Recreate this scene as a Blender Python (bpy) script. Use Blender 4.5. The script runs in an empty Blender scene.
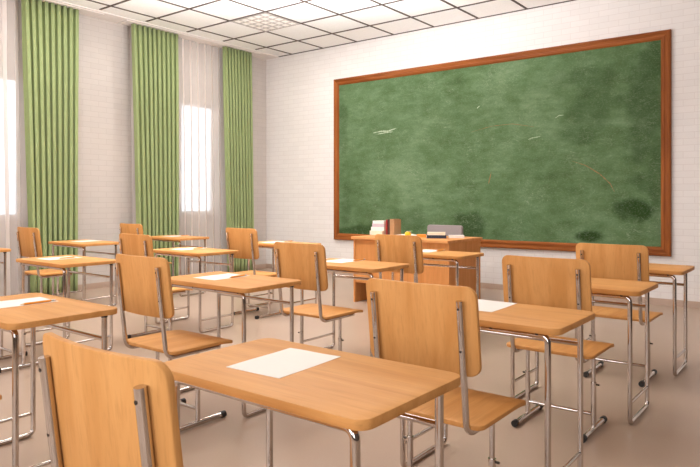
import bpy, bmesh, math, random
from mathutils import Vector, Matrix, noise
PI = math.pi
S = bpy.context.scene
C = S.collection
random.seed(7)

# ------------------------------------------------------------------ camera
EYE = 1.215
cd = bpy.data.cameras.new('camera')
cam = bpy.data.objects.new('camera', cd)
C.objects.link(cam)
cam.location = (0, 0, EYE)
cam.rotation_euler = (PI / 2, 0, 0.659)
cd.sensor_width = 36
cd.lens = 629.9 / 700 * 36
cd.shift_y = -(233.5 - 199.165) / 700
cd.clip_start = 0.05
S.camera = cam

# ------------------------------------------------------------------ world
w = bpy.data.worlds.new('daylight')
S.world = w
w.use_nodes = True
bg = w.node_tree.nodes['Background']
bg.inputs[0].default_value = (0.88, 0.94, 1.0, 1)
bg.inputs[1].default_value = 1.75

# room dimensions
XL, XR, YF, YB, H = -8.01, 2.6, 7.919, -2.6, 3.697
TILE = 0.696
GX0, GY1 = -7.38, 7.919 - 0.625        # ceiling grid origin

# ------------------------------------------------------------------ lights
def area(name, loc, rot, sx, sy, energy, color):
    l = bpy.data.lights.new(name, 'AREA')
    l.shape = 'RECTANGLE'
    l.size = sx; l.size_y = sy
    l.energy = energy; l.color = color
    o = bpy.data.objects.new(name, l)
    o.location = loc; o.rotation_euler = rot
    C.objects.link(o)
    return o
WARM = (1.0, 0.97, 0.94)
WINS = [(2.30, 3.735), (5.42, 6.83)]
# added fill lights along the solid back wall, behind the viewer
for wx in (-6.4, -3.6, -0.8, 1.6):
    area('rear_fill', (wx, YB + 0.1, 2.0), (PI / 2, 0, 0), 1.3, 2.3, 56, (0.98, 0.98, 1.0))
# added upward fill lights to brighten the ceiling; no fixtures, unseen from below
for ux, uy, ue in ((-5.0, 4.3, 78), (-4.1, 5.2, 96), (-2.8, 4.8, 22)):
    area('uplight_fill', (ux, uy, 2.5), (PI, 0, 0), 1.2, 0.3, ue, (0.97, 0.97, 1.0))
LAMP_E = 6
FILL_NEAR_WINDOWS = 30  # stronger added fill, stands in for window light on the floor
S.view_settings.view_transform = 'Standard'
S.view_settings.look = 'None'
S.view_settings.exposure = 0.2
S.view_settings.gamma = 1
S.view_settings.use_curve_mapping = False

# ------------------------------------------------------------------ materials
def s2l(c):
    return tuple((v / 12.92 if v <= 0.04045 else ((v + 0.055) / 1.055) ** 2.4) for v in c)
def rgb(r, g, b):
    return s2l((r / 255, g / 255, b / 255)) + (1,)
class NT:
    def __init__(self, name):
        self.m = bpy.data.materials.new(name)
        self.m.use_nodes = True
        self.t = self.m.node_tree
        self.b = self.t.nodes['Principled BSDF']
        self.out = self.t.nodes['Material Output']
    def n(self, typ, **kw):
        nd = self.t.nodes.new(typ)
        for k, v in kw.items():
            if hasattr(nd, k): setattr(nd, k, v)
        return nd
    def l(self, a, b): self.t.links.new(a, b)
    def val(self, node, key, v): node.inputs[key].default_value = v
    def math(self, op, a, b=None, clamp=False):
        nd = self.n('ShaderNodeMath', operation=op, use_clamp=clamp)
        for i, x in enumerate((a, b)):
            if x is None: continue
            if isinstance(x, (int, float)): nd.inputs[i].default_value = x
            else: self.l(x, nd.inputs[i])
        return nd.outputs[0]
    def ramp(self, fac, stops):
        r = self.n('ShaderNodeValToRGB')
        el = r.color_ramp.elements
        while len(el) < len(stops): el.new(0.5)
        for e, (p, c) in zip(el, stops): e.position = p; e.color = c
        self.l(fac, r.inputs[0])
        return r.outputs[0]
    def mix(self, fac, a, b, mode='MIX'):
        nd = self.n('ShaderNodeMixRGB', blend_type=mode)
        for i, x in enumerate((fac, a, b)):
            if isinstance(x, (int, float)): nd.inputs[i].default_value = x
            elif isinstance(x, tuple): nd.inputs[i].default_value = x
            else: self.l(x, nd.inputs[i])
        return nd.outputs[0]
    def noise(self, vec, scale, detail=3, rough=0.5, dist=0):
        nd = self.n('ShaderNodeTexNoise')
        nd.inputs['Scale'].default_value = scale
        nd.inputs['Detail'].default_value = detail
        nd.inputs['Roughness'].default_value = rough
        nd.inputs['Distortion'].default_value = dist
        if vec: self.l(vec, nd.inputs['Vector'])
        return nd.outputs['Fac']
    def coords(self, scale=(1, 1, 1), loc=(0, 0, 0), rot=(0, 0, 0), use='Object', rnd=0):
        tc = self.n('ShaderNodeTexCoord')
        v = tc.outputs[use]
        if rnd:
            oi = self.n('ShaderNodeObjectInfo')
            add = self.n('ShaderNodeVectorMath', operation='ADD')
            cmb = self.n('ShaderNodeCombineXYZ')
            for i in range(3): self.l(self.math('MULTIPLY', oi.outputs['Random'], rnd * (i + 1)), cmb.inputs[i])
            self.l(v, add.inputs[0]); self.l(cmb.outputs[0], add.inputs[1])
            v = add.outputs[0]
        mp = self.n('ShaderNodeMapping')
        mp.inputs['Scale'].default_value = scale
        mp.inputs['Location'].default_value = loc
        mp.inputs['Rotation'].default_value = rot
        self.l(v, mp.inputs[0])
        return mp.outputs[0]
    def bump(self, h, strength, dist=0.01):
        b = self.n('ShaderNodeBump')
        b.inputs['Strength'].default_value = strength
        b.inputs['Distance'].default_value = dist
        self.l(h, b.inputs['Height'])
        self.l(b.outputs[0], self.b.inputs['Normal'])
    def base(self, x):
        if isinstance(x, tuple): self.b.inputs['Base Color'].default_value = x
        else: self.l(x, self.b.inputs['Base Color'])
def plain(name, col, rough=0.5, metal=0, spec=0.5, var=0.06, vs=30, emis=0):
    t = NT(name)
    f = t.noise(t.coords(), vs, 3)
    dark = tuple(c * (1 - var) for c in col[:3]) + (1,)
    lite = tuple(min(1, c * (1 + var)) for c in col[:3]) + (1,)
    t.base(t.ramp(f, [(0.3, dark), (0.7, lite)]))
    t.b.inputs['Roughness'].default_value = rough
    t.b.inputs['Metallic'].default_value = metal
    t.b.inputs['Specular IOR Level'].default_value = spec
    if emis:
        t.b.inputs['Emission Color'].default_value = col
        t.b.inputs['Emission Strength'].default_value = emis
    return t.m
def wood(name, base, dark, axis, rough=0.48, fine=70, spec=0.10):
    """axis: grain direction"""
    t = NT(name)
    sc = {'x': (0.7, 9, 9), 'y': (9, 0.7, 9), 'z': (9, 9, 0.7)}[axis]
    v = t.coords(sc, rnd=7.0)
    big = t.noise(v, 1.3, 4, 0.55, 0.8)
    sf = {'x': (1.6, 1, 1), 'y': (1, 1.6, 1), 'z': (1, 1, 1.6)}[axis]
    k = {'x': (0.05, 1, 1), 'y': (1, 0.05, 1), 'z': (1, 1, 0.05)}[axis]
    v2 = t.coords(tuple(a * fine for a in k), rnd=3.0)
    fi = t.noise(v2, 1.6, 3, 0.6)
    c1 = t.ramp(big, [(0.30, dark), (0.62, base)])
    c2 = t.mix(t.math('MULTIPLY', t.ramp(fi, [(0.50, (0, 0, 0, 1)), (0.72, (1, 1, 1, 1))]), 0.30), c1, tuple(c * 0.72 for c in dark[:3]) + (1,))
    t.base(c2)
    t.b.inputs['Roughness'].default_value = rough
    t.b.inputs['Specular IOR Level'].default_value = spec
    t.bump(fi, 0.04, 0.002)
    return t.m
W_B, W_D = rgb(217, 158, 96), rgb(202, 141, 79)
M = {}
M['wood_x'] = wood('beech_grain_x', W_B, W_D, 'x')
M['wood_y'] = wood('beech_grain_y', W_B, W_D, 'y')
M['wood_z'] = wood('beech_grain_z', W_B, W_D, 'z')
M['desk_wood'] = wood('teacher_desk_veneer', rgb(218, 150, 90), rgb(204, 134, 74), 'z')
M['desk_wood_x'] = wood('teacher_desk_top_veneer', rgb(226, 162, 104), rgb(212, 146, 88), 'x')
M['frame_x'] = wood('cherry_frame_x', rgb(166, 98, 50), rgb(122, 64, 28), 'x', 0.35, 60)
M['frame_z'] = wood('cherry_frame_z', rgb(166, 98, 50), rgb(122, 64, 28), 'z', 0.35, 60)
M['chrome'] = plain('polished_chrome', rgb(206, 198, 192), 0.09, 1.0, var=0.05, vs=12)
M['black'] = plain('black_rubber', rgb(28, 26, 26), 0.45)
M['screw'] = plain('dark_screw', rgb(70, 62, 56), 0.4, 0.8)
M['paper'] = plain('white_paper', rgb(240, 233, 224), 0.8, var=0.01)
M['pencil'] = plain('orange_lacquer', rgb(232, 146, 18), 0.5)
M['pencil_wood'] = plain('cut_cedar', rgb(225, 190, 140), 0.7)
M['graphite'] = plain('graphite', rgb(60, 58, 58), 0.5)
M['ferrule'] = plain('ferrule_metal', rgb(190, 185, 175), 0.3, 0.9)
M['eraser'] = plain('pink_eraser', rgb(225, 190, 185), 0.7)
M['white'] = plain('white_paint', rgb(236, 228, 222), 0.5, var=0.01)
M['grid'] = plain('dark_bronze_grid', rgb(76, 60, 52), 0.6)
M['unseen_wall'] = plain('darkened_unseen_wall', rgb(84, 72, 64), 0.6)  # unseen walls, darkened to give the chrome dark reflections
M['skirt'] = plain('taupe_skirting', rgb(190, 164, 146), 0.5, var=0.03, vs=4)
M['gray_fabric'] = plain('grey_fabric', rgb(150, 138, 136), 0.9, var=0.08, vs=200)
M['chalk'] = plain('white_chalk', rgb(180, 194, 168), 0.95, var=0.15, vs=60)
M['red_chalk'] = plain('red_chalk', rgb(150, 112, 74), 0.95, var=0.2, vs=60)
M['diffuser'] = plain('lamp_diffuser', rgb(250, 244, 238), 0.5, var=0.0)
M['louver'] = plain('louver_metal', rgb(186, 178, 172), 0.35, 0.2)

def brick(name, plane, base, mortar):
    t = NT(name)
    tc = t.n('ShaderNodeTexCoord')
    sep = t.n('ShaderNodeSeparateXYZ'); t.l(tc.outputs['Object'], sep.inputs[0])
    cmb = t.n('ShaderNodeCombineXYZ')
    t.l(sep.outputs[0 if plane == 'x' else 1], cmb.inputs[0]); t.l(sep.outputs[2], cmb.inputs[1])
    b = t.n('ShaderNodeTexBrick')
    b.inputs['Scale'].default_value = 1
    b.inputs['Brick Width'].default_value = 0.23
    b.inputs['Row Height'].default_value = 0.073
    b.inputs['Mortar Size'].default_value = 0.004
    b.inputs['Mortar Smooth'].default_value = 0.6
    b.inputs['Bias'].default_value = -0.2
    b.inputs['Color1'].default_value = base
    b.inputs['Color2'].default_value = tuple(c * 0.955 for c in base[:3]) + (1,)
    b.inputs['Mortar'].default_value = mortar
    t.l(cmb.outputs[0], b.inputs['Vector'])
    n1 = t.noise(cmb.outputs[0], 6, 4)
    t.base(t.mix(0.10, b.outputs['Color'], t.ramp(n1, [(0.3, tuple(c * 0.8 for c in base[:3]) + (1,)), (0.7, base)])))
    t.b.inputs['Roughness'].default_value = 0.8
    t.b.inputs['Specular IOR Level'].default_value = 0.2
    inv = t.math('SUBTRACT', 1.0, b.outputs['Fac'])
    nn = t.math('MULTIPLY', t.noise(cmb.outputs[0], 60, 3), 0.35)
    t.bump(t.math('ADD', inv, nn), 0.2, 0.003)
    return t.m
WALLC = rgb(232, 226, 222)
M['brick_x'] = brick('white_painted_brick_front_lit', 'x', rgb(240, 234, 230), rgb(226, 218, 213))  # white paint lightened, the front wall's brighter light put into the colour
M['brick_y'] = brick('white_painted_brick_side_shaded', 'y', rgb(208, 199, 192), rgb(194, 184, 176))  # same white paint darkened, shade of the backlit window wall in the colour

def floor_mat():
    t = NT('taupe_vinyl_floor')
    v = t.coords()
    n1 = t.noise(v, 0.9, 3, 0.5)
    n2 = t.noise(v, 120, 2, 0.5)
    c = t.ramp(n1, [(0.3, rgb(172, 148, 128)), (0.7, rgb(182, 158, 138))])
    c = t.mix(0.06, c, t.ramp(n2, [(0.3, rgb(150, 122, 104)), (0.7, rgb(214, 190, 170))]))
    t.base(c)
    t.b.inputs['Roughness'].default_value = 0.34
    t.b.inputs['Specular IOR Level'].default_value = 0.35
    return t.m
M['floor'] = floor_mat()
def tile_mat():
    t = NT('ceiling_tile')
    v = t.coords()
    n2 = t.noise(v, 45, 3, 0.6)
    t.base(t.ramp(n2, [(0.3, rgb(243, 241, 238)), (0.7, rgb(250, 248, 246))]))
    t.b.inputs['Roughness'].default_value = 0.9
    t.bump(n2, 0.1, 0.003)
    return t.m
M['tile'] = tile_mat()

def curtain_mat():
    t = NT('green_curtain_cloth')
    v = t.coords((60, 60, 4))
    n = t.noise(v, 3, 3)
    c = t.ramp(n, [(0.3, rgb(152, 166, 112)), (0.7, rgb(166, 180, 126))])
    t.base(c)
    t.b.inputs['Roughness'].default_value = 0.8
    t.b.inputs['Specular IOR Level'].default_value = 0.2
    t.b.inputs['Sheen Weight'].default_value = 0.15
    tr = t.n('ShaderNodeBsdfTranslucent'); t.l(c, tr.inputs[0])
    mx = t.n('ShaderNodeMixShader'); mx.inputs[0].default_value = 0.12
    t.l(t.b.outputs[0], mx.inputs[1]); t.l(tr.outputs[0], mx.inputs[2]); t.l(mx.outputs[0], t.out.inputs[0])
    return t.m
M['curtain'] = curtain_mat()
def sheer_mat():
    t = NT('sheer_voile')
    col = rgb(244, 234, 228)
    t.base(col)
    t.b.inputs['Roughness'].default_value = 0.9
    tr = t.n('ShaderNodeBsdfTranslucent'); tr.inputs[0].default_value = col
    tp = t.n('ShaderNodeBsdfTransparent'); tp.inputs[0].default_value = (1, 1, 1, 1)
    m1 = t.n('ShaderNodeMixShader'); m1.inputs[0].default_value = 0.15
    t.l(t.b.outputs[0], m1.inputs[1]); t.l(tr.outputs[0], m1.inputs[2])
    lw = t.n('ShaderNodeLayerWeight'); lw.inputs[0].default_value = 0.5
    op = t.ramp(lw.outputs['Facing'], [(0.18, (0.50, 0.50, 0.50, 1)), (0.34, (0.96, 0.96, 0.96, 1))])
    m2 = t.n('ShaderNodeMixShader')
    t.l(op, m2.inputs[0]); t.l(tp.outputs[0], m2.inputs[1]); t.l(m1.outputs[0], m2.inputs[2])
    t.l(m2.outputs[0], t.out.inputs[0])
    return t.m
M['sheer'] = sheer_mat()
def glass_mat():
    t = NT('window_glass')
    tp = t.n('ShaderNodeBsdfTransparent'); tp.inputs[0].default_value = (0.96, 0.98, 1, 1)
    gl = t.n('ShaderNodeBsdfGlossy'); gl.inputs['Roughness'].default_value = 0.02
    fr = t.n('ShaderNodeFresnel'); fr.inputs[0].default_value = 1.45
    mx = t.n('ShaderNodeMixShader')
    t.l(fr.outputs[0], mx.inputs[0]); t.l(tp.outputs[0], mx.inputs[1]); t.l(gl.outputs[0], mx.inputs[2])
    t.l(mx.outputs[0], t.out.inputs[0])
    return t.m
M['glass'] = glass_mat()

def board_mat():
    t = NT('green_chalkboard')
    v = t.coords()
    big = t.noise(v, 1.1, 5, 0.6, 0.4)
    mid = t.noise(t.coords((1, 1, 2.4)), 4, 8, 0.72, 0.2)
    fine = t.noise(t.coords((1, 1, 2.0)), 42, 5, 0.75)
    base = t.ramp(t.math('ADD', t.math('MULTIPLY', big, 0.55), t.math('MULTIPLY', mid, 0.45)),
                  [(0.36, rgb(72, 94, 56)), (0.50, rgb(92, 118, 80)), (0.64, rgb(118, 142, 106))])
    # dark wiped patches where the slate shows through
    geo = t.n('ShaderNodeTexCoord')
    wob = t.n('ShaderNodeTexNoise'); wob.inputs['Scale'].default_value = 4; wob.inputs['Detail'].default_value = 4
    t.l(geo.outputs['Object'], wob.inputs['Vector'])
    tot = None
    for (x, z, rx, rz, amt) in [(-1.86, 1.08, .24, .16, .95), (-1.80, 1.45, .16, .14, .35), (-2.45, 2.72, .5, .14, .35), (-2.42, .76, .17, .07, 1.0),
                                (-4.05, .84, .28, .2, .65), (-5.95, .72, .42, .10, .8), (-1.74, 2.3, .28, .85, .6),
                                (-2.35, 2.35, .4, .3, .4), (-5.0, .9, .35, .2, .35), (-1.66, 1.5, .1, .8, .45), (-6.25, 2.4, .10, .6, .3), (-2.6,2.0,.25,.15,.35), (-6.2,1.0,.1,.5,.3)]:
        sub = t.n('ShaderNodeVectorMath', operation='SUBTRACT'); sub.inputs[1].default_value = (x, 0, z)
        t.l(geo.outputs['Object'], sub.inputs[0])
        mu = t.n('ShaderNodeVectorMath', operation='MULTIPLY'); mu.inputs[1].default_value = (1 / rx, 0, 1 / rz)
        t.l(sub.outputs[0], mu.inputs[0])
        ln = t.n('ShaderNodeVectorMath', operation='LENGTH'); t.l(mu.outputs[0], ln.inputs[0])
        d = t.math('ADD', ln.outputs['Value'], t.math('MULTIPLY', t.math('SUBTRACT', wob.outputs['Fac'], 0.5), 1.7))
        mr = t.n('ShaderNodeMapRange'); mr.inputs['From Min'].default_value = 1.25; mr.inputs['From Max'].default_value = 0.45
        mr.inputs['To Min'].default_value = 0; mr.inputs['To Max'].default_value = amt
        mr.interpolation_type = 'SMOOTHSTEP'
        t.l(d, mr.inputs['Value'])
        tot = mr.outputs[0] if tot is None else t.math('MAXIMUM', tot, mr.outputs[0])
    c = t.mix(tot, base, rgb(40, 64, 26))
    # chalk dust and fine scratches
    c = t.mix(t.math('MULTIPLY', t.ramp(fine, [(0.52, (0, 0, 0, 1)), (0.75, (1, 1, 1, 1))]), 0.30), c, rgb(176, 190, 160))
    def scratches(rot, sc, lo, amt, c):
        vv = t.coords((sc[0], 1, sc[1]), rot=(0, rot, 0))
        f = t.noise(vv, 1, 3, 0.6, 0.9)
        line = t.math('ABSOLUTE', t.math('SUBTRACT', f, 0.5))
        mask = t.ramp(t.noise(t.coords(loc=(rot * 3, 0, 2)), 2.6, 3), [(0.52, (0, 0, 0, 1)), (0.62, (1, 1, 1, 1))])
        ln = t.ramp(line, [(0.0, (1, 1, 1, 1)), (lo, (0, 0, 0, 1))])
        return t.mix(t.math('MULTIPLY', t.math('MULTIPLY', ln, mask), amt), c, rgb(196, 206, 180))
    c = scratches(0.5, (5, 11), 0.012, 0.22, c)
    c = scratches(-0.9, (4, 16), 0.010, 0.22, c)
    c = scratches(1.4, (7, 7), 0.010, 0.16, c)
    t.base(c)
    t.b.inputs['Roughness'].default_value = 0.85
    t.b.inputs['Specular IOR Level'].default_value = 0.15
    t.bump(fine, 0.15, 0.001)
    return t.m
M['board'] = board_mat()

# ------------------------------------------------------------------ helpers
def finish(bm, name, mat, parent=None, smooth=True):
    bmesh.ops.recalc_face_normals(bm, faces=bm.faces[:])
    me = bpy.data.meshes.new(name)
    bm.to_mesh(me); bm.free()
    mats = mat if isinstance(mat, (list, tuple)) else [mat]
    for m in mats: me.materials.append(m)
    if smooth:
        for p in me.polygons: p.use_smooth = True
        try: me.set_sharp_from_angle(angle=math.radians(38))
        except Exception: pass
    o = bpy.data.objects.new(name, me)
    C.objects.link(o)
    if parent: o.parent = parent
    return o
def tag(o, label=None, cat=None, group=None, kind=None):
    if label: o['label'] = label
    if cat: o['category'] = cat
    if group: o['group'] = group
    if kind: o['kind'] = kind
    return o
def thing(name, label, cat, loc=(0, 0, 0), rz=0, group=None):
    o = bpy.data.objects.new(name, None)
    C.objects.link(o)
    o.empty_display_size = 0.1
    o.location = loc; o.rotation_euler = (0, 0, rz)
    return tag(o, label, cat, group)
def copy_tree(o, parent=None):
    c = o.copy(); C.objects.link(c)
    if parent: c.parent = parent
    for ch in list(o.children): copy_tree(ch, c)
    return c
def box(bm, x0, x1, y0, y1, z0, z1, bev=0.0):
    m = Matrix.Translation(((x0 + x1) / 2, (y0 + y1) / 2, (z0 + z1) / 2)) @ Matrix.Diagonal((x1 - x0, y1 - y0, z1 - z0, 1))
    r = bmesh.ops.create_cube(bm, size=1, matrix=m)
    if bev:
        es = list({e for v in r['verts'] for e in v.link_edges})
        bmesh.ops.bevel(bm, geom=es, offset=bev, segments=2, affect='EDGES', profile=0.5)
def B(*args, bev=0.0):
    bm = bmesh.new(); box(bm, *args, bev=bev); return bm
def fillet(pts, r, n=6):
    pts = [Vector(p) for p in pts]
    out = [pts[0]]
    for i in range(1, len(pts) - 1):
        p, a, b = pts[i], pts[i - 1], pts[i + 1]
        u, v = (a - p), (b - p)
        lu, lv = u.length, v.length
        u.normalize(); v.normalize()
        ang = u.angle(v)
        if ang > PI - 0.02: out.append(p); continue
        d = min(r / math.tan(ang / 2), lu * 0.49, lv * 0.49)
        rr = d * math.tan(ang / 2)
        cen = p + (u + v).normalized() * (rr / math.sin(ang / 2))
        s, e = p + u * d - cen, p + v * d - cen
        tot = s.angle(e); ax = s.cross(e).normalized()
        for k in range(n + 1):
            out.append(cen + Matrix.Rotation(tot * k / n, 3, ax) @ s)
    out.append(pts[-1])
    return out
def tube(bm, pts, r, seg=10, r2=None):
    """swept round (or oval) tube with closed ends"""
    pts = [Vector(p) for p in pts]
    t0 = (pts[1] - pts[0]).normalized()
    ref = Vector((0, 0, 1)) if abs(t0.z) < 0.9 else Vector((1, 0, 0))
    nrm = (ref - t0 * ref.dot(t0)).normalized()
    rings = []
    for i, p in enumerate(pts):
        if i == 0: t = t0
        elif i == len(pts) - 1: t = (pts[i] - pts[i - 1]).normalized()
        else: t = ((pts[i] - pts[i - 1]).normalized() + (pts[i + 1] - pts[i]).normalized()).normalized()
        nrm = (nrm - t * nrm.dot(t)).normalized()
        bn = t.cross(nrm)
        ring = []
        for k in range(seg):
            a = 2 * PI * k / seg
            ring.append(bm.verts.new(p + nrm * (math.cos(a) * r) + bn * (math.sin(a) * (r2 or r))))
        rings.append(ring)
    for a, b in zip(rings, rings[1:]):
        for k in range(seg):
            bm.faces.new((a[k], a[(k + 1) % seg], b[(k + 1) % seg], b[k]))
    bm.faces.new(rings[0][::-1]); bm.faces.new(rings[-1])
def slab(bm, w, h, t, r, e, fn, n=14, nc=6):
    """rounded plate centred on 0 in (a,b), thickness c in 0..t; fn(a,b,c)->xyz bends and places it"""
    cols = []
    base = []
    for k in range(nc + 1): base.append(('L', k / nc))
    for k in range(1, n): base.append(('M', k / n))
    for k in range(nc, -1, -1): base.append(('R', k / nc))
    rings = []
    for inset, c in ((e, 0), (e * 0.3, e * 0.3), (0, e), (0, t - e), (e * 0.3, t - e * 0.3), (e, t)):
        W, Hh, R = w - 2 * inset, h - 2 * inset, max(r - inset, 0.001)
        lo, hi = [], []
        for typ, q in base:
            if typ == 'M': x = -W / 2 + R + (W - 2 * R) * q; zz = Hh / 2
            else:
                th = q * PI / 2
                x = W / 2 - R + R * math.cos(th) if typ == 'R' else -W / 2 + R - R * math.cos(th)
                zz = Hh / 2 - R + R * math.sin(th)
            lo.append((x, -zz)); hi.append((x, zz))
        loopv = [bm.verts.new(fn(x, z, c)) for x, z in lo] + [bm.verts.new(fn(x, z, c)) for x, z in reversed(hi)]
        rings.append(loopv)
    N = len(rings[0]); m = len(base)
    for a, b in zip(rings, rings[1:]):
        for k in range(N):
            bm.faces.new((a[k], a[(k + 1) % N], b[(k + 1) % N], b[k]))
    for ring, flip in ((rings[0], True), (rings[-1], False)):
        for k in range(m - 1):
            q = (ring[k], ring[k + 1], ring[N - 2 - k], ring[N - 1 - k])
            bm.faces.new(q[::-1] if flip else q)
def cyl(bm, c, r, h, axis='z', seg=16, r2=None):
    rot = {'z': Matrix(), 'x': Matrix.Rotation(PI / 2, 4, 'Y'), 'y': Matrix.Rotation(-PI / 2, 4, 'X')}[axis]
    bmesh.ops.create_cone(bm, cap_ends=True, segments=seg, radius1=r, radius2=r if r2 is None else r2, depth=h, matrix=Matrix.Translation(c) @ rot)

# ------------------------------------------------------------------ room shell
def struct(name, bm, mat, smooth=False, parent=None):
    o = finish(bm, name, mat, parent, smooth)
    if not parent: o['kind'] = 'structure'
    return o
struct('floor', B(XL - 0.2, XR + 0.2, YB - 0.2, YF + 0.2, -0.1, 0), M['floor'])
struct('ceiling', B(XL - 0.2, XR + 0.2, YB - 0.2, YF + 0.2, H, H + 0.1), M['tile'])
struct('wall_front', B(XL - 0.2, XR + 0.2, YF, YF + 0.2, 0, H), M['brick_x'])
struct('wall_back', B(XL - 0.2, XR + 0.2, YB - 0.2, YB, 0, H), M['unseen_wall'])
struct('wall_right', B(XR, XR + 0.2, YB, YF, 0, H), M['unseen_wall'])
WZ0, WZ1 = 0.965, 2.755
bm = bmesh.new()
ys = [YB] + [v for a in WINS for v in a] + [YF]
for i in range(0, len(ys), 2): box(bm, XL - 0.2, XL, ys[i], ys[i + 1], 0, H)
for a, b in WINS:
    box(bm, XL - 0.2, XL, a, b, 0, WZ0); box(bm, XL - 0.2, XL, a, b, WZ1, H)
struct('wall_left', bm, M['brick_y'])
for i, (a, b) in enumerate(WINS):
    bm = bmesh.new()
    x0, x1 = XL - 0.15, XL - 0.09
    box(bm, x0, x1, a, a + 0.06, WZ0, WZ1); box(bm, x0, x1, b - 0.06, b, WZ0, WZ1)
    box(bm, x0, x1, a + 0.06, b - 0.06, WZ0, WZ0 + 0.06); box(bm, x0, x1, a + 0.06, b - 0.06, WZ1 - 0.06, WZ1)
    mid = (a + b) / 2
    box(bm, x0, x1, mid - 0.04, mid + 0.04, WZ0 + 0.06, WZ1 - 0.06)
    wf = struct('window_%d' % (i + 1), bm, M['white'])
    for p, q in ((a + 0.06, mid - 0.04), (mid + 0.04, b - 0.06)):
        finish(B(XL - 0.123, XL - 0.117, p, q, WZ0 + 0.06, WZ1 - 0.06), 'pane', M['glass'], wf, False)
    finish(B(XL - 0.16, XL + 0.03, a, b, WZ0 - 0.012, WZ0 + 0.012, bev=0.004), 'sill', M['white'], wf, False)
# skirting
def skirt(name, *a):
    bm = bmesh.new()
    x0, x1, y0, y1, ax = a
    if ax == 'f':
        box(bm, x0, x1, y0, y1, 0, 0.06, bev=0.0); box(bm, x0, x1, y0 + 0.007, y1, 0.06, 0.073)
    else:
        box(bm, x0, x1, y0, y1, 0, 0.06, bev=0.0); box(bm, x0, x1 - 0.007, y0, y1, 0.06, 0.073)
    struct(name, bm, M['skirt'])
skirt('baseboard_front', XL + 0.02, XR, YF - 0.018, YF, 'f')
skirt('baseboard_left', XL, XL + 0.018, YB, YF, 's')
# ceiling grid of T-bars
bm = bmesh.new()
GX_END = -7.625
gz0, gz1 = H - 0.006, H + 0.002
k = 0
x = GX0
while x < XR:
    box(bm, x - 0.016, x + 0.016, YB, YF, gz0, gz1); x += TILE
y = GY1
while y > YB:
    box(bm, GX_END, XR, y - 0.016, y + 0.016, gz0 - 0.0005, gz1); y -= TILE
box(bm, -7.92, XR, YF - 0.022, YF, gz0 - 0.001, gz1)
struct('trim_1', bm, M['grid'])
# plaster border above the curtains with the curtain track
struct('trim_2', B(XL, -7.69, YB, YF, H - 0.012, H + 0.002), M['white'])

# ------------------------------------------------------------------ curtain tracks, curtains
def track(y0, y1, label):
    t = thing('curtain_track', label, 'curtain track', (-7.86, (y0 + y1) / 2, H - 0.012), 0, None)
    L = (y1 - y0) / 2
    finish(B(-0.095, 0.13, -L, L, -0.010, 0, bev=0.002), 'rail', M['white'], t, False)
    for yy in (-L, L):
        finish(B(-0.10, 0.135, yy - 0.012, yy + 0.012, -0.013, 0, bev=0.003), 'end_cap', M['white'], t, False)
track(1.75, 4.62, 'white ceiling curtain track above the left window')
track(4.98, 7.50, 'white ceiling curtain track above the window nearest the room corner')
CT = H - 0.026
def cloth(name, mat, y0t, y1t, y0b, y1b, xc, amp, folds, ztop, zbot, label, cat, thick, seed, group=None, sharp=0.0):
    rnd = random.Random(seed)
    ny, nz = folds * 18, 26
    ph = [rnd.uniform(-0.35, 0.35) for _ in range(folds + 2)]
    am = [rnd.uniform(0.8, 1.1) for _ in range(folds + 2)]
    bm = bmesh.new(); grid = []
    for j in range(nz + 1):
        v = j / nz; z = ztop + (zbot - ztop) * v
        row = []
        for i in range(ny + 1):
            u = i / ny
            f = u * folds
            q = int(f); fr = f - q
            a = am[q] * (1 - fr) + am[q + 1] * fr
            p = ph[q] * (1 - fr) + ph[q + 1] * fr
            env = 0.72 + 0.28 * min(1, v * 5)
            s = math.sin(2 * PI * f + p * (0.3 + 0.9 * v))
            if sharp: s = 2 * abs(math.sin(PI * f + p * 0.5)) ** sharp - 1
            yy = (y0t + (y1t - y0t) * u) * (1 - v) + (y0b + (y1b - y0b) * u) * v
            yy += 0.010 * math.sin(4 * PI * f + 2 * p) + 0.012 * v * math.sin(3 * v + 5 * p)
            xx = xc + amp * a * env * s + 0.01 * v * math.sin(7 * u + seed)
            row.append(bm.verts.new((xx, yy, z)))
        grid.append(row)
    for j in range(nz):
        for i in range(ny):
            bm.faces.new((grid[j][i], grid[j][i + 1], grid[j + 1][i + 1], grid[j + 1][i]))
    me_o = finish(bm, name, mat)
    if thick:
        s = me_o.modifiers.new('thickness', 'SOLIDIFY'); s.thickness = thick; s.offset = 0
    return tag(me_o, label, cat, group)
GC = 'green curtains along the window wall'
cloth('curtain', M['curtain'], 3.60, 4.32, 3.70, 4.28, -7.805, 0.046, 9, CT, 0.02, 'green floor-length curtain at the far left, right side of the left window', 'curtain', 0.003, 1, GC, 0.8)
cloth('curtain', M['curtain'], 5.09, 5.88, 5.20, 5.87, -7.805, 0.046, 10, CT, 0.02, 'green floor-length curtain in the middle, left side of the second window', 'curtain', 0.003, 2, GC, 0.8)
cloth('curtain', M['curtain'], 6.76, 7.36, 6.86, 7.40, -7.805, 0.044, 9, CT, 0.02, 'green floor-length curtain closest to the room corner, right of the second window', 'curtain', 0.003, 3, GC, 0.8)
GS = 'sheer white curtains'
cloth('sheer_curtain', M['sheer'], 1.80, 3.80, 1.85, 3.84, -7.935, 0.030, 14, CT, 0.03, 'sheer white voile curtain over the left window', 'curtain', 0, 11, GS)
cloth('sheer_curtain', M['sheer'], 5.15, 6.98, 5.20, 7.02, -7.935, 0.030, 13, CT, 0.03, 'sheer white voile curtain over the window between two green curtains', 'curtain', 0, 12, GS)

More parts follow.
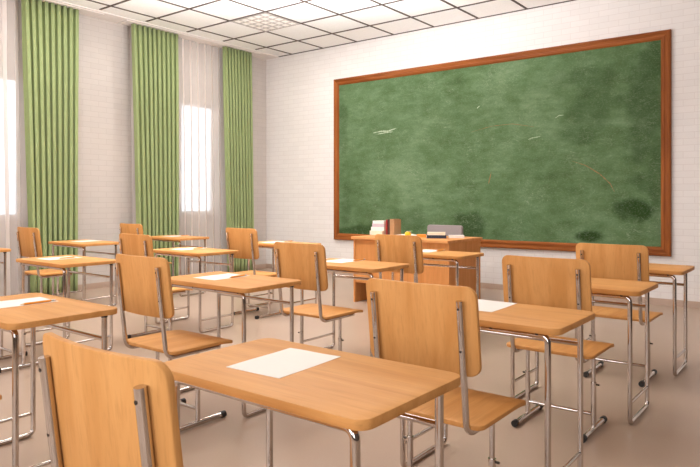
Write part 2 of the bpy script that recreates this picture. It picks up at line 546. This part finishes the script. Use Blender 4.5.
# ------------------------------------------------------------------ chalkboard
BX0, BX1, BZ0, BZ1 = -6.435, -1.498, 0.563, 3.145
cb = thing('chalkboard', 'large green chalkboard in a red-brown wooden frame on the front wall', 'chalkboard', (0, YF, 0))
FW = 0.105
finish(B(BX0 + FW - 0.01, BX1 - FW + 0.01, -0.028, -0.004, BZ0 + FW - 0.01, BZ1 - FW + 0.01), 'writing_surface', M['board'], cb, False)
def frame_member(a, b, inward, mat):
    """mitred moulded bar from outer corner a to outer corner b; inward = direction to the board's centre"""
    bm = bmesh.new()
    prof = [(0, 0), (0, -0.040), (0.012, -0.052), (0.030, -0.052), (0.038, -0.045), (0.060, -0.045), (0.068, -0.052), (0.088, -0.050), (FW, -0.034), (FW, 0)]
    a, b, inward = Vector(a), Vector(b), Vector(inward)
    d = (b - a).normalized()
    A = [bm.verts.new(a + inward * p + d * p + Vector((0, q, 0))) for p, q in prof]
    Bv = [bm.verts.new(b + inward * p - d * p + Vector((0, q, 0))) for p, q in prof]
    n = len(prof)
    for i in range(n): bm.faces.new((A[i], A[(i + 1) % n], Bv[(i + 1) % n], Bv[i]))
    bm.faces.new(A); bm.faces.new(Bv[::-1])
    finish(bm, 'frame_bar', mat, cb, False)
frame_member((BX0, -0.001, BZ0), (BX1, -0.001, BZ0), (0, 0, 1), M['frame_x'])
frame_member((BX0, -0.001, BZ1), (BX1, -0.001, BZ1), (0, 0, -1), M['frame_x'])
frame_member((BX0, -0.001, BZ0), (BX0, -0.001, BZ1), (1, 0, 0), M['frame_z'])
frame_member((BX1, -0.001, BZ0), (BX1, -0.001, BZ1), (-1, 0, 0), M['frame_z'])
def chalk(pts, wd, mat, name='chalk_mark'):
    """thin uneven ribbon of chalk lying on the board"""
    bm = bmesh.new()
    P = []
    rnd = random.Random(len(pts) + int(pts[0][0] * 100))
    for i in range(len(pts) - 1):
        for k in range(8):
            f = k / 8
            P.append((pts[i][0] * (1 - f) + pts[i + 1][0] * f, pts[i][1] * (1 - f) + pts[i + 1][1] * f))
    P.append(pts[-1])
    up, dn = [], []
    for i, (x, z) in enumerate(P):
        x2, z2 = P[min(i + 1, len(P) - 1)]; x1, z1 = P[max(i - 1, 0)]
        dx, dz = x2 - x1, z2 - z1; L = math.hypot(dx, dz) or 1
        s = wd * rnd.uniform(0.3, 1.0) * (0.3 + math.sin(PI * (i + 0.5) / len(P)))
        up.append(((x - dz / L * s), z + dx / L * s)); dn.append((x + dz / L * s, z - dx / L * s))
    ring = lambda y: ([bm.verts.new((a, y, b)) for a, b in up], [bm.verts.new((a, y, b)) for a, b in dn])
    u0, d0 = ring(-0.0292); u1, d1 = ring(-0.0280)
    for i in range(len(P) - 1):
        bm.faces.new((u0[i], u0[i + 1], d0[i + 1], d0[i])); bm.faces.new((u1[i], u1[i + 1], d1[i + 1], d1[i]))
        bm.faces.new((u0[i], u0[i + 1], u1[i + 1], u1[i])); bm.faces.new((d0[i], d0[i + 1], d1[i + 1], d1[i]))
    finish(bm, name, mat, cb, False)
chalk([(-5.66, 2.235), (-5.52, 2.25), (-5.38, 2.245), (-5.23, 2.28)], 0.011, M['chalk'])
chalk([(-5.60, 2.21), (-5.42, 2.225), (-5.30, 2.23)], 0.008, M['chalk'])
chalk([(-3.91, 2.46), (-3.87, 2.49)], 0.008, M['chalk'])
chalk([(-2.83, 2.24), (-2.78, 2.27), (-2.72, 2.27)], 0.004, M['chalk'])
chalk([(-3.18, 1.99), (-3.12, 2.01), (-3.02, 2.02)], 0.006, M['chalk'])
chalk([(-3.74, 1.42), (-3.72, 1.50), (-3.70, 1.58)], 0.007, M['red_chalk'])
chalk([(-2.62, 1.69), (-2.45, 1.63), (-2.28, 1.52), (-2.16, 1.40), (-2.11, 1.30)], 0.005, M['red_chalk'])
chalk([(-4.0, 2.14), (-3.7, 2.20), (-3.4, 2.21), (-3.1, 2.15)], 0.003, M['red_chalk'])

# ------------------------------------------------------------------ ceiling lamp and fill lights
def lamp_at(x, y, first=None, label=None):
    if first is None:
        t = thing('ceiling_light', label, 'ceiling light', (x, y, H), 0, None)
        s = TILE / 2 - 0.02
        bm = bmesh.new()
        for a in (-1, 1):
            box(bm, a * s - 0.012, a * s + 0.012, -s - 0.012, s + 0.012, -0.014, -0.002)
            box(bm, -s + 0.012, s - 0.012, a * s - 0.012, a * s + 0.012, -0.014, -0.002)
        finish(bm, 'frame', M['louver'], t, False)
        finish(B(-s + 0.012, s - 0.012, -s + 0.012, s - 0.012, -0.005, -0.002), 'diffuser', M['diffuser'], t, False)
        bm = bmesh.new()
        for q in range(1, 5):
            p = -s + 2 * s * q / 5
            box(bm, p - 0.006, p + 0.006, -s + 0.012, s - 0.012, -0.016, -0.005)
            box(bm, -s + 0.012, s - 0.012, p - 0.006, p + 0.006, -0.0155, -0.005)
        finish(bm, 'louver', M['louver'], t, False)
    else:
        t = copy_tree(first); t.location = (x, y, H); t['label'] = label
    area('ceiling_fill', (x, y, H - 0.03), (0, 0, 0), 0.6, 0.6, FILL_NEAR_WINDOWS, WARM)  # added fill light below the lamp, which is itself off
    return t
L0 = lamp_at(GX0 + 1.5 * TILE, GY1 - 1.5 * TILE, None, 'square louvred lamp set in the ceiling grid near the corner')
for kx in (1.5, 4.5, 9.5, 12.5):
    for ky in (5.5, 9.5, 12.5):
        area('ceiling_fill', (GX0 + kx * TILE, GY1 - ky * TILE, H - 0.03), (0, 0, 0), 0.6, 0.6, FILL_NEAR_WINDOWS if kx < 5 and ky < 6 else LAMP_E, WARM)  # more unseen fill under the ceiling, without fixtures

# ------------------------------------------------------------------ student desk
TOPZ = 0.728
def make_desk():
    t = thing('student_desk', '', 'desk')
    bm = bmesh.new()
    slab(bm, 0.778, 0.478, 0.026, 0.042, 0.003, lambda a, b, c: (a, b, TOPZ - 0.026 + c), n=2, nc=8)
    finish(bm, 'tabletop', M['wood_x'], t)
    LX, LY, R = 0.331, 0.193, 0.0125
    ztop = TOPZ - 0.026 - R - 0.001
    # front tube: left leg, under the front edge, right leg; runs on as floor rails
    for s in (-1, 1):
        bm = bmesh.new()
        pts = fillet([(0, -LY, ztop), (s * LX, -LY, ztop), (s * LX, -LY, R), (s * LX, LY, R), (s * LX, LY, ztop + 0.006)], 0.028, 7)
        tube(bm, pts, R, 12)
        finish(bm, 'side_frame', M['chrome'], t)
        bm = bmesh.new(); tube(bm, [(s * LX, -LY, 0.118), (s * LX, LY, 0.118)], 0.0085, 10)
        finish(bm, 'rung', M['chrome'], t)
        bm = bmesh.new(); cyl(bm, (s * LX, LY, ztop + 0.004), R * 1.12, 0.012)
        finish(bm, 'leg_cap', M['black'], t)
        for sx in (LX - 0.04, 0.1):
            bm = bmesh.new(); cyl(bm, (s * sx, -LY, ztop + 0.0075), R * 1.05, 0.012)
            finish(bm, 'spacer', M['black'], t)
    bm = bmesh.new(); tube(bm, [(-LX, LY, 0.588), (LX, LY, 0.588)], 0.0105, 10)
    finish(bm, 'crossbar', M['chrome'], t)
    return t

def make_chair():
    t = thing('student_chair', '', 'chair')
    SZ = 0.44
    # seat, slightly dished with a rolled front
    bm = bmesh.new()
    def fs(a, b, c):
        z = SZ - 0.018 + c
        y = b
        if b > 0.10: z -= 0.9 * (b - 0.10) ** 2
        z += 0.10 * a * a
        return (a, y, z - 0.004)
    # columns run along x, so swap to get cuts along y
    slab(bm, 0.41, 0.46, 0.018, 0.032, 0.004, lambda a, b, c: fs(-b, a + 0.012, c), n=10, nc=6)
    finish(bm, 'seat', M['wood_y'], t)
    # backrest: curved plywood, leaning back
    lean = math.tan(math.radians(7))
    def fb(a, b, c):
        z = 0.764 + b
        y = -0.207 - (z - 0.44) * lean + c + 0.55 * a * a
        return (a, y, z)
    bm = bmesh.new()
    slab(bm, 0.457, 0.312, 0.018, 0.038, 0.003, fb, n=16, nc=6)
    finish(bm, 'backrest', M['wood_z'], t)
    PX, R = 0.178, 0.0125
    yoff = 0.30 * PX * PX
    for s in (-1, 1):
        yp = lambda z: -0.205 - (z - 0.44) * lean + yoff - 0.006
        bm = bmesh.new()
        pts = fillet([(s * PX, yp(0.872), 0.872), (s * PX, yp(0.404) - 0.002, 0.404), (s * PX, 0.15, 0.4045)], 0.055, 8)
        tube(bm, pts, 0.0122, 14)
        post = finish(bm, 'back_post', M['chrome'], t)
        for z in (0.70, 0.845):
            bm = bmesh.new(); cyl(bm, (s * PX, yp(z) - 0.0105, z), 0.0045, 0.005, 'y', 10)
            finish(bm, 'screw', M['screw'], post)
        bm = bmesh.new(); cyl(bm, (s * PX, 0, 0.32), 0.0105, 0.154, seg=14)
        finish(bm, 'inner_leg', M['chrome'], t)
        bm = bmesh.new(); cyl(bm, (s * PX, 0, 0.1435), 0.0135, 0.2225, seg=14); cyl(bm, (s * PX, 0, 0.2545), 0.0150, 0.012, seg=14)
        leg = finish(bm, 'leg', M['chrome'], t)
        bm = bmesh.new(); cyl(bm, (s * (PX + 0.019), 0, 0.25), 0.005, 0.02, 'x', 8)
        finish(bm, 'height_screw', M['screw'], leg)
        bm = bmesh.new(); tube(bm, [(s * PX, -0.175, 0.0185), (s * PX, 0.175, 0.0185)], 0.0145, 14)
        foot = finish(bm, 'foot_bar', M['chrome'], t)
        for q in (-1, 1):
            bm = bmesh.new()
            tube(bm, [(s * PX, q * 0.158, 0.0185), (s * PX, q * 0.182, 0.0185), (s * PX, q * 0.187, 0.0185)], 0.0180, 14)
            finish(bm, 'end_cap', M['black'], foot)
    bm = bmesh.new(); tube(bm, [(-PX, 0, 0.093), (PX, 0, 0.093)], 0.0095, 10)
    finish(bm, 'crossbar', M['chrome'], t)
    bm = bmesh.new(); tube(bm, [(-PX, 0.09, 0.402), (PX, 0.09, 0.402)], 0.009, 10)
    finish(bm, 'seat_crossbar', M['chrome'], t)
    return t

def make_pencil():
    t = thing('pencil', '', 'pencil')
    bm = bmesh.new()
    bmesh.ops.create_cone(bm, cap_ends=True, segments=6, radius1=0.0052, radius2=0.0052, depth=0.125, matrix=Matrix.Translation((0, -0.005, 0.0042)) @ Matrix.Rotation(PI / 2, 4, 'X'))
    finish(bm, 'shaft', M['pencil'], t, False)
    bm = bmesh.new(); bmesh.ops.create_cone(bm, cap_ends=True, segments=12, radius1=0.0041, radius2=0.001, depth=0.018, matrix=Matrix.Translation((0, -0.0765, 0.0042)) @ Matrix.Rotation(PI / 2, 4, 'X'))
    finish(bm, 'point', M['pencil_wood'], t)
    bm = bmesh.new(); cyl(bm, (0, 0.064, 0.0043), 0.0043, 0.013, 'y', 12)
    finish(bm, 'ferrule', M['ferrule'], t)
    bm = bmesh.new(); cyl(bm, (0, 0.0755, 0.0043), 0.004, 0.010, 'y', 12)
    finish(bm, 'eraser', M['eraser'], t)
    return t
def make_paper():
    bm = bmesh.new()
    n = 6
    top = [[bm.verts.new((-0.102 + 0.204 * i / n, -0.143 + 0.286 * j / n, 0.0012 + 0.0006 * math.sin(i * 1.3 + j))) for i in range(n + 1)] for j in range(n + 1)]
    bot = [[bm.verts.new((-0.102 + 0.204 * i / n, -0.143 + 0.286 * j / n, 0.0004)) for i in range(n + 1)] for j in range(n + 1)]
    for g, fl in ((top, False), (bot, True)):
        for j in range(n):
            for i in range(n):
                q = (g[j][i], g[j][i + 1], g[j + 1][i + 1], g[j + 1][i]); bm.faces.new(q[::-1] if fl else q)
    for i in range(n):
        for j in (0, n): bm.faces.new((top[j][i], top[j][i + 1], bot[j][i + 1], bot[j][i])); bm.faces.new((top[i][j], top[i + 1][j], bot[i + 1][j], bot[i][j]))
    return finish(bm, 'paper_sheet', M['paper'], None, False)

GD, GCh, GP, GN = 'student desks in rows', 'student chairs behind the desks', 'sheets of paper on the desks', 'pencils on the desks'
# (key, x, y, where it is, chair (x, y) or None, paper, pencil)
DESKS = [
    ('a1', -1.207, 1.343, 'nearest desk, front and centre of the photo', (-1.187, 0.93), (-0.10, 0.028, 0.05), None),
    ('a2', -1.212, 2.572, 'second desk from the viewer in the right-hand row', (-1.185, 2.155), (-0.07, 0.085, 0.02), None),
    ('a3', -1.212, 3.780, 'third desk of the right-hand row', (-1.185, 3.375), None, None),
    ('a4', -1.212, 4.950, 'farthest desk of the right-hand row, at the right edge', (-1.183, 4.56), None, None),
    ('b1', -2.930, 1.365, 'big desk cut by the left edge of the photo', (-2.865, 0.93), (-0.115, 0.02, -0.05), (-0.022, 0.072, 0.0)),
    ('b2', -2.930, 2.590, 'desk just behind the nearest desk in the second row', (-2.885, 2.165), (-0.125, 0.04, 0.0), (-0.036, 0.100, 0.12)),
    ('b3', -2.930, 3.800, 'third desk of the second row, in front of the teacher desk', (-2.88, 3.377), (-0.16, 0.09, 0.02), (-0.07, 0.19, 0.0)),
    ('b4', -2.915, 5.030, 'last desk of the second row, overlapping the teacher desk', (-2.882, 4.59), (-0.14, 0.10, 0.0), (-0.04, 0.175, 0.0)),
    ('c2', -4.940, 2.630, 'left-hand desk in front of the green curtain at far left', (-4.80, 2.14), (-0.135, 0.01, 0.03), (-0.07, 0.045, 0.1)),
    ('c3', -4.890, 3.865, 'middle desk of the third row, before the sheer curtain', (-4.70, 3.325), (-0.15, 0.04, 0.0), (-0.065, 0.105, 0.15)),
    ('c4', -4.890, 5.080, 'farthest desk of the third row, near the room corner', (-4.825, 4.635), (-0.15, 0.04, 0.0), (-0.09, 0.20, 0.0)),
    ('d1', -6.780, 2.615, 'only its corner shows at the left edge', None, None, None),
    ('d2', -6.815, 3.835, 'desk before the bare brick wall between two windows', (-6.71, 3.38), (-0.08, 0.07, 0.2), None),
    ('d3', -6.780, 5.080, 'farthest desk beside the windows, under the middle green curtain', (-6.75, 4.62), (-0.12, 0.08, 0.0), (-0.06, 0.18, 0.1)),
]
CHAIR_L = {
    'a1': 'nearest student chair, bottom left, its big plywood backrest cut by the frame',
    'a2': 'student chair between the nearest desk and the second desk, centre right',
    'a3': 'student chair behind the second desk of the right row, its black-capped feet in view',
    'a4': 'farthest student chair of the right row, backrest overlapping the chalkboard frame',
    'b1': 'student chair mostly outside the left edge, only the seat corner shows',
    'b2': 'student chair left of centre with full seat and backrest, at the second-row desk',
    'b3': 'student chair in mid room standing out against the white brick wall',
    'b4': 'student chair whose backrest covers the front of the teacher desk',
    'c2': 'student chair mostly outside the left edge, only a black-capped foot shows',
    'c3': 'student chair half hidden behind the left-of-centre chair',
    'c4': 'student chair seen against the green curtain nearest the corner',
    'd2': 'student chair in front of the green curtain at far left',
    'd3': 'small farthest student chair before the bare brick beside the middle curtain',
}
PAPER_L = {k: v for k, v in {
    'a1': 'blank white sheet of paper alone on the nearest desk',
    'a2': 'white sheet of paper half hidden by the centre-right chair',
    'b1': 'white sheet of paper under a pencil on the desk at the left edge',
    'b2': 'white sheet of paper with pencil on the desk behind the nearest one',
    'b3': 'white sheet of paper on the desk in front of the teacher desk',
    'b4': 'white sheet of paper on the desk beside the teacher desk',
    'c2': 'white sheet of paper on the left-hand desk before the far left curtain',
    'c3': 'white sheet of paper on the desk before the sheer curtain',
    'c4': 'white sheet of paper on the desk near the room corner',
    'd2': 'white sheet of paper on the desk before the bare brick wall',
    'd3': 'white sheet of paper on the farthest desk under the middle curtain'}.items()}
PENCIL_L = {
    'b1': 'yellow pencil lying on the desk at the left edge',
    'b2': 'yellow pencil on the desk behind the nearest one',
    'b3': 'yellow pencil on the desk in front of the teacher desk',
    'b4': 'yellow pencil on the desk beside the teacher desk',
    'c2': 'yellow pencil on the left-hand desk before the far left curtain',
    'c3': 'yellow pencil on the desk before the sheer curtain',
    'c4': 'yellow pencil on the desk near the room corner',
    'd3': 'yellow pencil on the farthest desk under the middle curtain'}
desk0 = chair0 = paper0 = pencil0 = None
for key, x, y, where, ch, pa, pe in DESKS:
    if desk0 is None: d = desk0 = make_desk()
    else: d = copy_tree(desk0)
    d.location = (x, y, 0)
    tag(d, 'light wood student desk with chrome legs, ' + where, 'desk', GD)
    if len(d['label'].split()) > 16: d['label'] = 'light wood student desk, ' + where
    if ch:
        if chair0 is None: c = chair0 = make_chair()
        else: c = copy_tree(chair0)
        c.location = (ch[0], ch[1], 0)
        tag(c, CHAIR_L[key], 'chair', GCh)
    if pa:
        if paper0 is None: p = paper0 = make_paper()
        else: p = paper0.copy(); C.objects.link(p)
        p.location = (x + pa[0], y + pa[1], TOPZ); p.rotation_euler = (0, 0, pa[2])
        tag(p, PAPER_L[key], 'paper', GP)
    if pe:
        if pencil0 is None: p = pencil0 = make_pencil()
        else: p = copy_tree(pencil0)
        p.location = (x + pe[0], y + pe[1], TOPZ + 0.0018); p.rotation_euler = (0, 0, pe[2])
        tag(p, PENCIL_L[key], 'pencil', GN)

# ------------------------------------------------------------------ teacher desk
TX0, TX1, TY0, TY1, TZ = -4.52, -3.27, 5.90, 6.68, 0.775
td = thing('teacher_desk', 'large wooden panelled teacher desk below the chalkboard', 'desk', ((TX0 + TX1) / 2, (TY0 + TY1) / 2, 0))
hx, hy = (TX1 - TX0) / 2, (TY1 - TY0) / 2
finish(B(-hx - 0.02, hx + 0.02, -hy - 0.02, hy + 0.02, TZ - 0.03, TZ, bev=0.003), 'desktop', M['desk_wood_x'], td, False)
for s in (-1, 1):
    finish(B(s * hx - 0.014, s * hx + 0.014, -hy + 0.02, hy - 0.02, 0, TZ - 0.03, bev=0.002), 'side_panel', M['desk_wood'], td, False)
finish(B(-hx + 0.014, hx - 0.014, -hy + 0.028, -hy + 0.046, 0.235, TZ - 0.03), 'front_panel', M['desk_wood'], td, False)
pd = finish(B(hx - 0.43, hx - 0.014, -hy + 0.046, hy - 0.05, 0.06, TZ - 0.03), 'drawer_unit', M['desk_wood'], td, False)
for z0, z1 in ((0.08, 0.35), (0.36, 0.54), (0.55, 0.73)):
    finish(B(hx - 0.42, hx - 0.024, hy - 0.05, hy - 0.035, z0, z1), 'drawer_front', M['desk_wood_x'], pd, False)

# teacher chair: grey upholstered swivel chair behind the desk
tc = thing('office_chair', 'grey fabric chair whose backrest top shows behind the teacher desk', 'chair', (-3.965, 6.84, 0), 0)
bm = bmesh.new()
slab(bm, 0.50, 0.45, 0.05, 0.03, 0.012, lambda a, b, c: (a * (1 - 0.12 * (b - 0.23)), 0.27 + c - 0.05 * math.cos(a * 3), 0.66 + b), n=10, nc=6)
finish(bm, 'backrest', M['gray_fabric'], tc)
bm = bmesh.new(); slab(bm, 0.48, 0.46, 0.08, 0.08, 0.02, lambda a, b, c: (a, b, 0.38 + c), n=4, nc=6)
finish(bm, 'seat', M['gray_fabric'], tc)
bm = bmesh.new(); tube(bm, fillet([(0, 0.0, 0.37), (0, 0.33, 0.37), (0, 0.335, 0.62)], 0.06), 0.018)
finish(bm, 'back_bracket', M['black'], tc)
bm = bmesh.new(); cyl(bm, (0, 0, 0.23), 0.025, 0.30)
finish(bm, 'gas_column', M['black'], tc)
for k in range(5):
    a = 2 * PI * k / 5 + 0.3
    bm = bmesh.new(); tube(bm, [(0.02 * math.cos(a), 0.02 * math.sin(a), 0.11), (0.27 * math.cos(a), 0.27 * math.sin(a), 0.075)], 0.016)
    lg = finish(bm, 'leg', M['black'], tc)
    bm = bmesh.new(); bmesh.ops.create_cone(bm, cap_ends=True, segments=16, radius1=0.027, radius2=0.027, depth=0.03,
        matrix=Matrix.Translation((0.27 * math.cos(a), 0.27 * math.sin(a), 0.0285)) @ Matrix.Rotation(a + PI / 2, 4, 'Z') @ Matrix.Rotation(PI / 2, 4, 'Y'))
    finish(bm, 'caster', M['black'], lg)

# ------------------------------------------------------------------ books, apple and papers on the teacher desk
def pm(name, r, g, b): return plain(name, rgb(r, g, b), 0.55, var=0.05)
cover = {'cream': pm('cream_cover', 236, 222, 200), 'white': pm('white_cover', 244, 238, 232), 'tan': pm('tan_cover', 176, 136, 96),
         'red': pm('red_cover', 170, 40, 40), 'dark': pm('dark_cover', 70, 44, 40), 'orange': pm('orange_cover', 240, 140, 40),
         'navy': pm('navy_cover', 34, 44, 66), 'yellow': pm('yellow_cover', 240, 200, 60), 'lilac': pm('lilac_cover', 206, 190, 200)}
pages = pm('book_pages', 246, 238, 222)
def book(L, Wd, T, cov, label, loc, rz=0, upright=False, group=None, lean=0.0):
    """lying book: spine along y at -x side; upright: standing on its lower edge with the spine towards -y"""
    t = thing('book', label, 'book', loc, rz, group)
    c = 0.003
    def put(bm):
        if upright:
            R = Matrix(((0, 0, 1, 0), (1, 0, 0, 0), (0, 1, 0, 0), (0, 0, 0, 1)))
            bmesh.ops.transform(bm, matrix=Matrix.Translation((-T / 2, 0, L / 2)) @ R, verts=bm.verts[:])
            if lean: bmesh.ops.transform(bm, matrix=Matrix.Rotation(lean, 4, 'Y'), verts=bm.verts[:])
        return bm
    bm = bmesh.new()
    box(bm, -Wd / 2, Wd / 2, -L / 2, L / 2, 0, c); box(bm, -Wd / 2, Wd / 2, -L / 2, L / 2, T - c, T); box(bm, -Wd / 2, -Wd / 2 + c, -L / 2, L / 2, c, T - c)
    finish(put(bm), 'cover', cover[cov], t, False)
    bm = bmesh.new(); box(bm, -Wd / 2 + c, Wd / 2 - 0.005, -L / 2 + 0.004, L / 2 - 0.004, c, T - c)
    finish(put(bm), 'pages', pages, t, False)
GB1, GB2 = 'books stacked at the left of the teacher desk', 'books at the right of the teacher desk'
bx, by = -4.475, 6.38
zz = TZ
for (L, Wd, T, cov, lab, dx, rz) in [
    (0.20, 0.15, 0.052, 'cream', 'thick cream book at the bottom of the left stack', 0.0, PI / 2 - .1),
    (0.19, 0.14, 0.046, 'white', 'white book second from the bottom of the left stack', 0.012, PI / 2 + .05),
    (0.18, 0.13, 0.042, 'lilac', 'pale lilac book third from the bottom of the left stack', 0.020, PI / 2),
    (0.18, 0.13, 0.034, 'white', 'white book with orange mark on top of the left stack', 0.028, PI / 2 - .08)]:
    book(L, Wd, T, cov, lab, (bx + dx, by, zz), rz, group=GB1); zz += T
book(0.19, 0.14, 0.012, 'red', 'thin red book standing upright next to the left stack', (bx + 0.146, by, TZ), 0, True, GB1)
book(0.195, 0.14, 0.030, 'dark', 'dark brown book standing upright beside the thin red one', (bx + 0.180, by, TZ), 0, True, GB1)
book(0.20, 0.15, 0.036, 'tan', 'tan book standing upright against the dark brown one', (bx + 0.220, by, TZ), 0, True, GB1)
book(0.195, 0.15, 0.024, 'tan', 'second tan book standing at the right end of the upright row', (bx + 0.250, by, TZ), 0, True, GB1)
rx, ry = -3.60, 6.24
book(0.22, 0.16, 0.036, 'navy', 'dark blue book under the cream one, right stack', (rx, ry, TZ), 0.6 + PI / 2, group=GB2)
book(0.20, 0.15, 0.030, 'cream', 'cream book on top of the dark blue book', (rx + 0.005, ry, TZ + 0.036), 0.5 + PI / 2, group=GB2)
book(0.12, 0.10, 0.034, 'orange', 'orange book lying left of the dark blue book', (rx - 0.190, ry + 0.02, TZ), 0.35 + PI / 2, group=GB2)
book(0.17, 0.11, 0.030, 'white', 'white book lying right of the dark blue book', (rx + 0.165, ry + 0.17, TZ), 0.6 + PI / 2, group=GB2)
# apple
ap = thing('apple', 'yellow apple with a green leaf on the teacher desk', 'apple', (-3.925, 6.16, TZ))
bm = bmesh.new()
prof = [(0.0, 0.006), (0.012, 0.0), (0.026, 0.006), (0.036, 0.026), (0.037, 0.044), (0.028, 0.060), (0.014, 0.064), (0.0, 0.057)]
N = 20
rings = [[bm.verts.new((r * math.cos(2 * PI * k / N), r * math.sin(2 * PI * k / N), z)) for k in range(N)] for r, z in prof[1:-1]]
b0, b1 = bm.verts.new((0, 0, prof[0][1])), bm.verts.new((0, 0, prof[-1][1]))
for a, b in zip(rings, rings[1:]):
    for k in range(N): bm.faces.new((a[k], a[(k + 1) % N], b[(k + 1) % N], b[k]))
for k in range(N):
    bm.faces.new((b0, rings[0][(k + 1) % N], rings[0][k])); bm.faces.new((b1, rings[-1][k], rings[-1][(k + 1) % N]))
finish(bm, 'flesh', pm('yellow_apple_skin', 244, 204, 40), ap)
bm = bmesh.new(); tube(bm, [(0, 0, 0.055), (0.003, 0, 0.07), (0.008, 0, 0.08)], 0.002, 6)
finish(bm, 'stem', cover['dark'], ap)
bm = bmesh.new(); slab(bm, 0.06, 0.03, 0.003, 0.0149, 0.001, lambda a, b, c: (a + 0.036, b, 0.074 + c - 6 * (a * a)), n=4, nc=5)
finish(bm, 'leaf', pm('green_leaf', 110, 160, 50), ap)
# open notebook and chalk tin
nb = thing('open_notebook', 'open white notebook lying left of the apple on the teacher desk', 'notebook', (-4.082, 6.36, TZ), 0.0)
for s in (-1, 1):
    bm = bmesh.new(); slab(bm, 0.13, 0.19, 0.008, 0.004, 0.001, lambda a, b, c, s=s: (a + s * 0.066, b, 0.002 + c + 0.012 * math.cos((a + s * 0.066) * 11) ** 2), n=8, nc=2)
    finish(bm, 'page_block', M['paper'], nb)
finish(B(-0.135, 0.135, -0.1, 0.1, 0, 0.002), 'cover', cover['navy'], nb, False)
tn = thing('chalk_tin', 'small round grey tin right of the upright books on the teacher desk', 'tin', (-4.20, 6.61, TZ))
bm = bmesh.new(); cyl(bm, (0, 0, 0.018), 0.03, 0.036, seg=24)
finish(bm, 'body', M['ferrule'], tn)
bm = bmesh.new(); cyl(bm, (0, 0, 0.040), 0.031, 0.008, seg=24)
finish(bm, 'lid', cover['lilac'], tn)
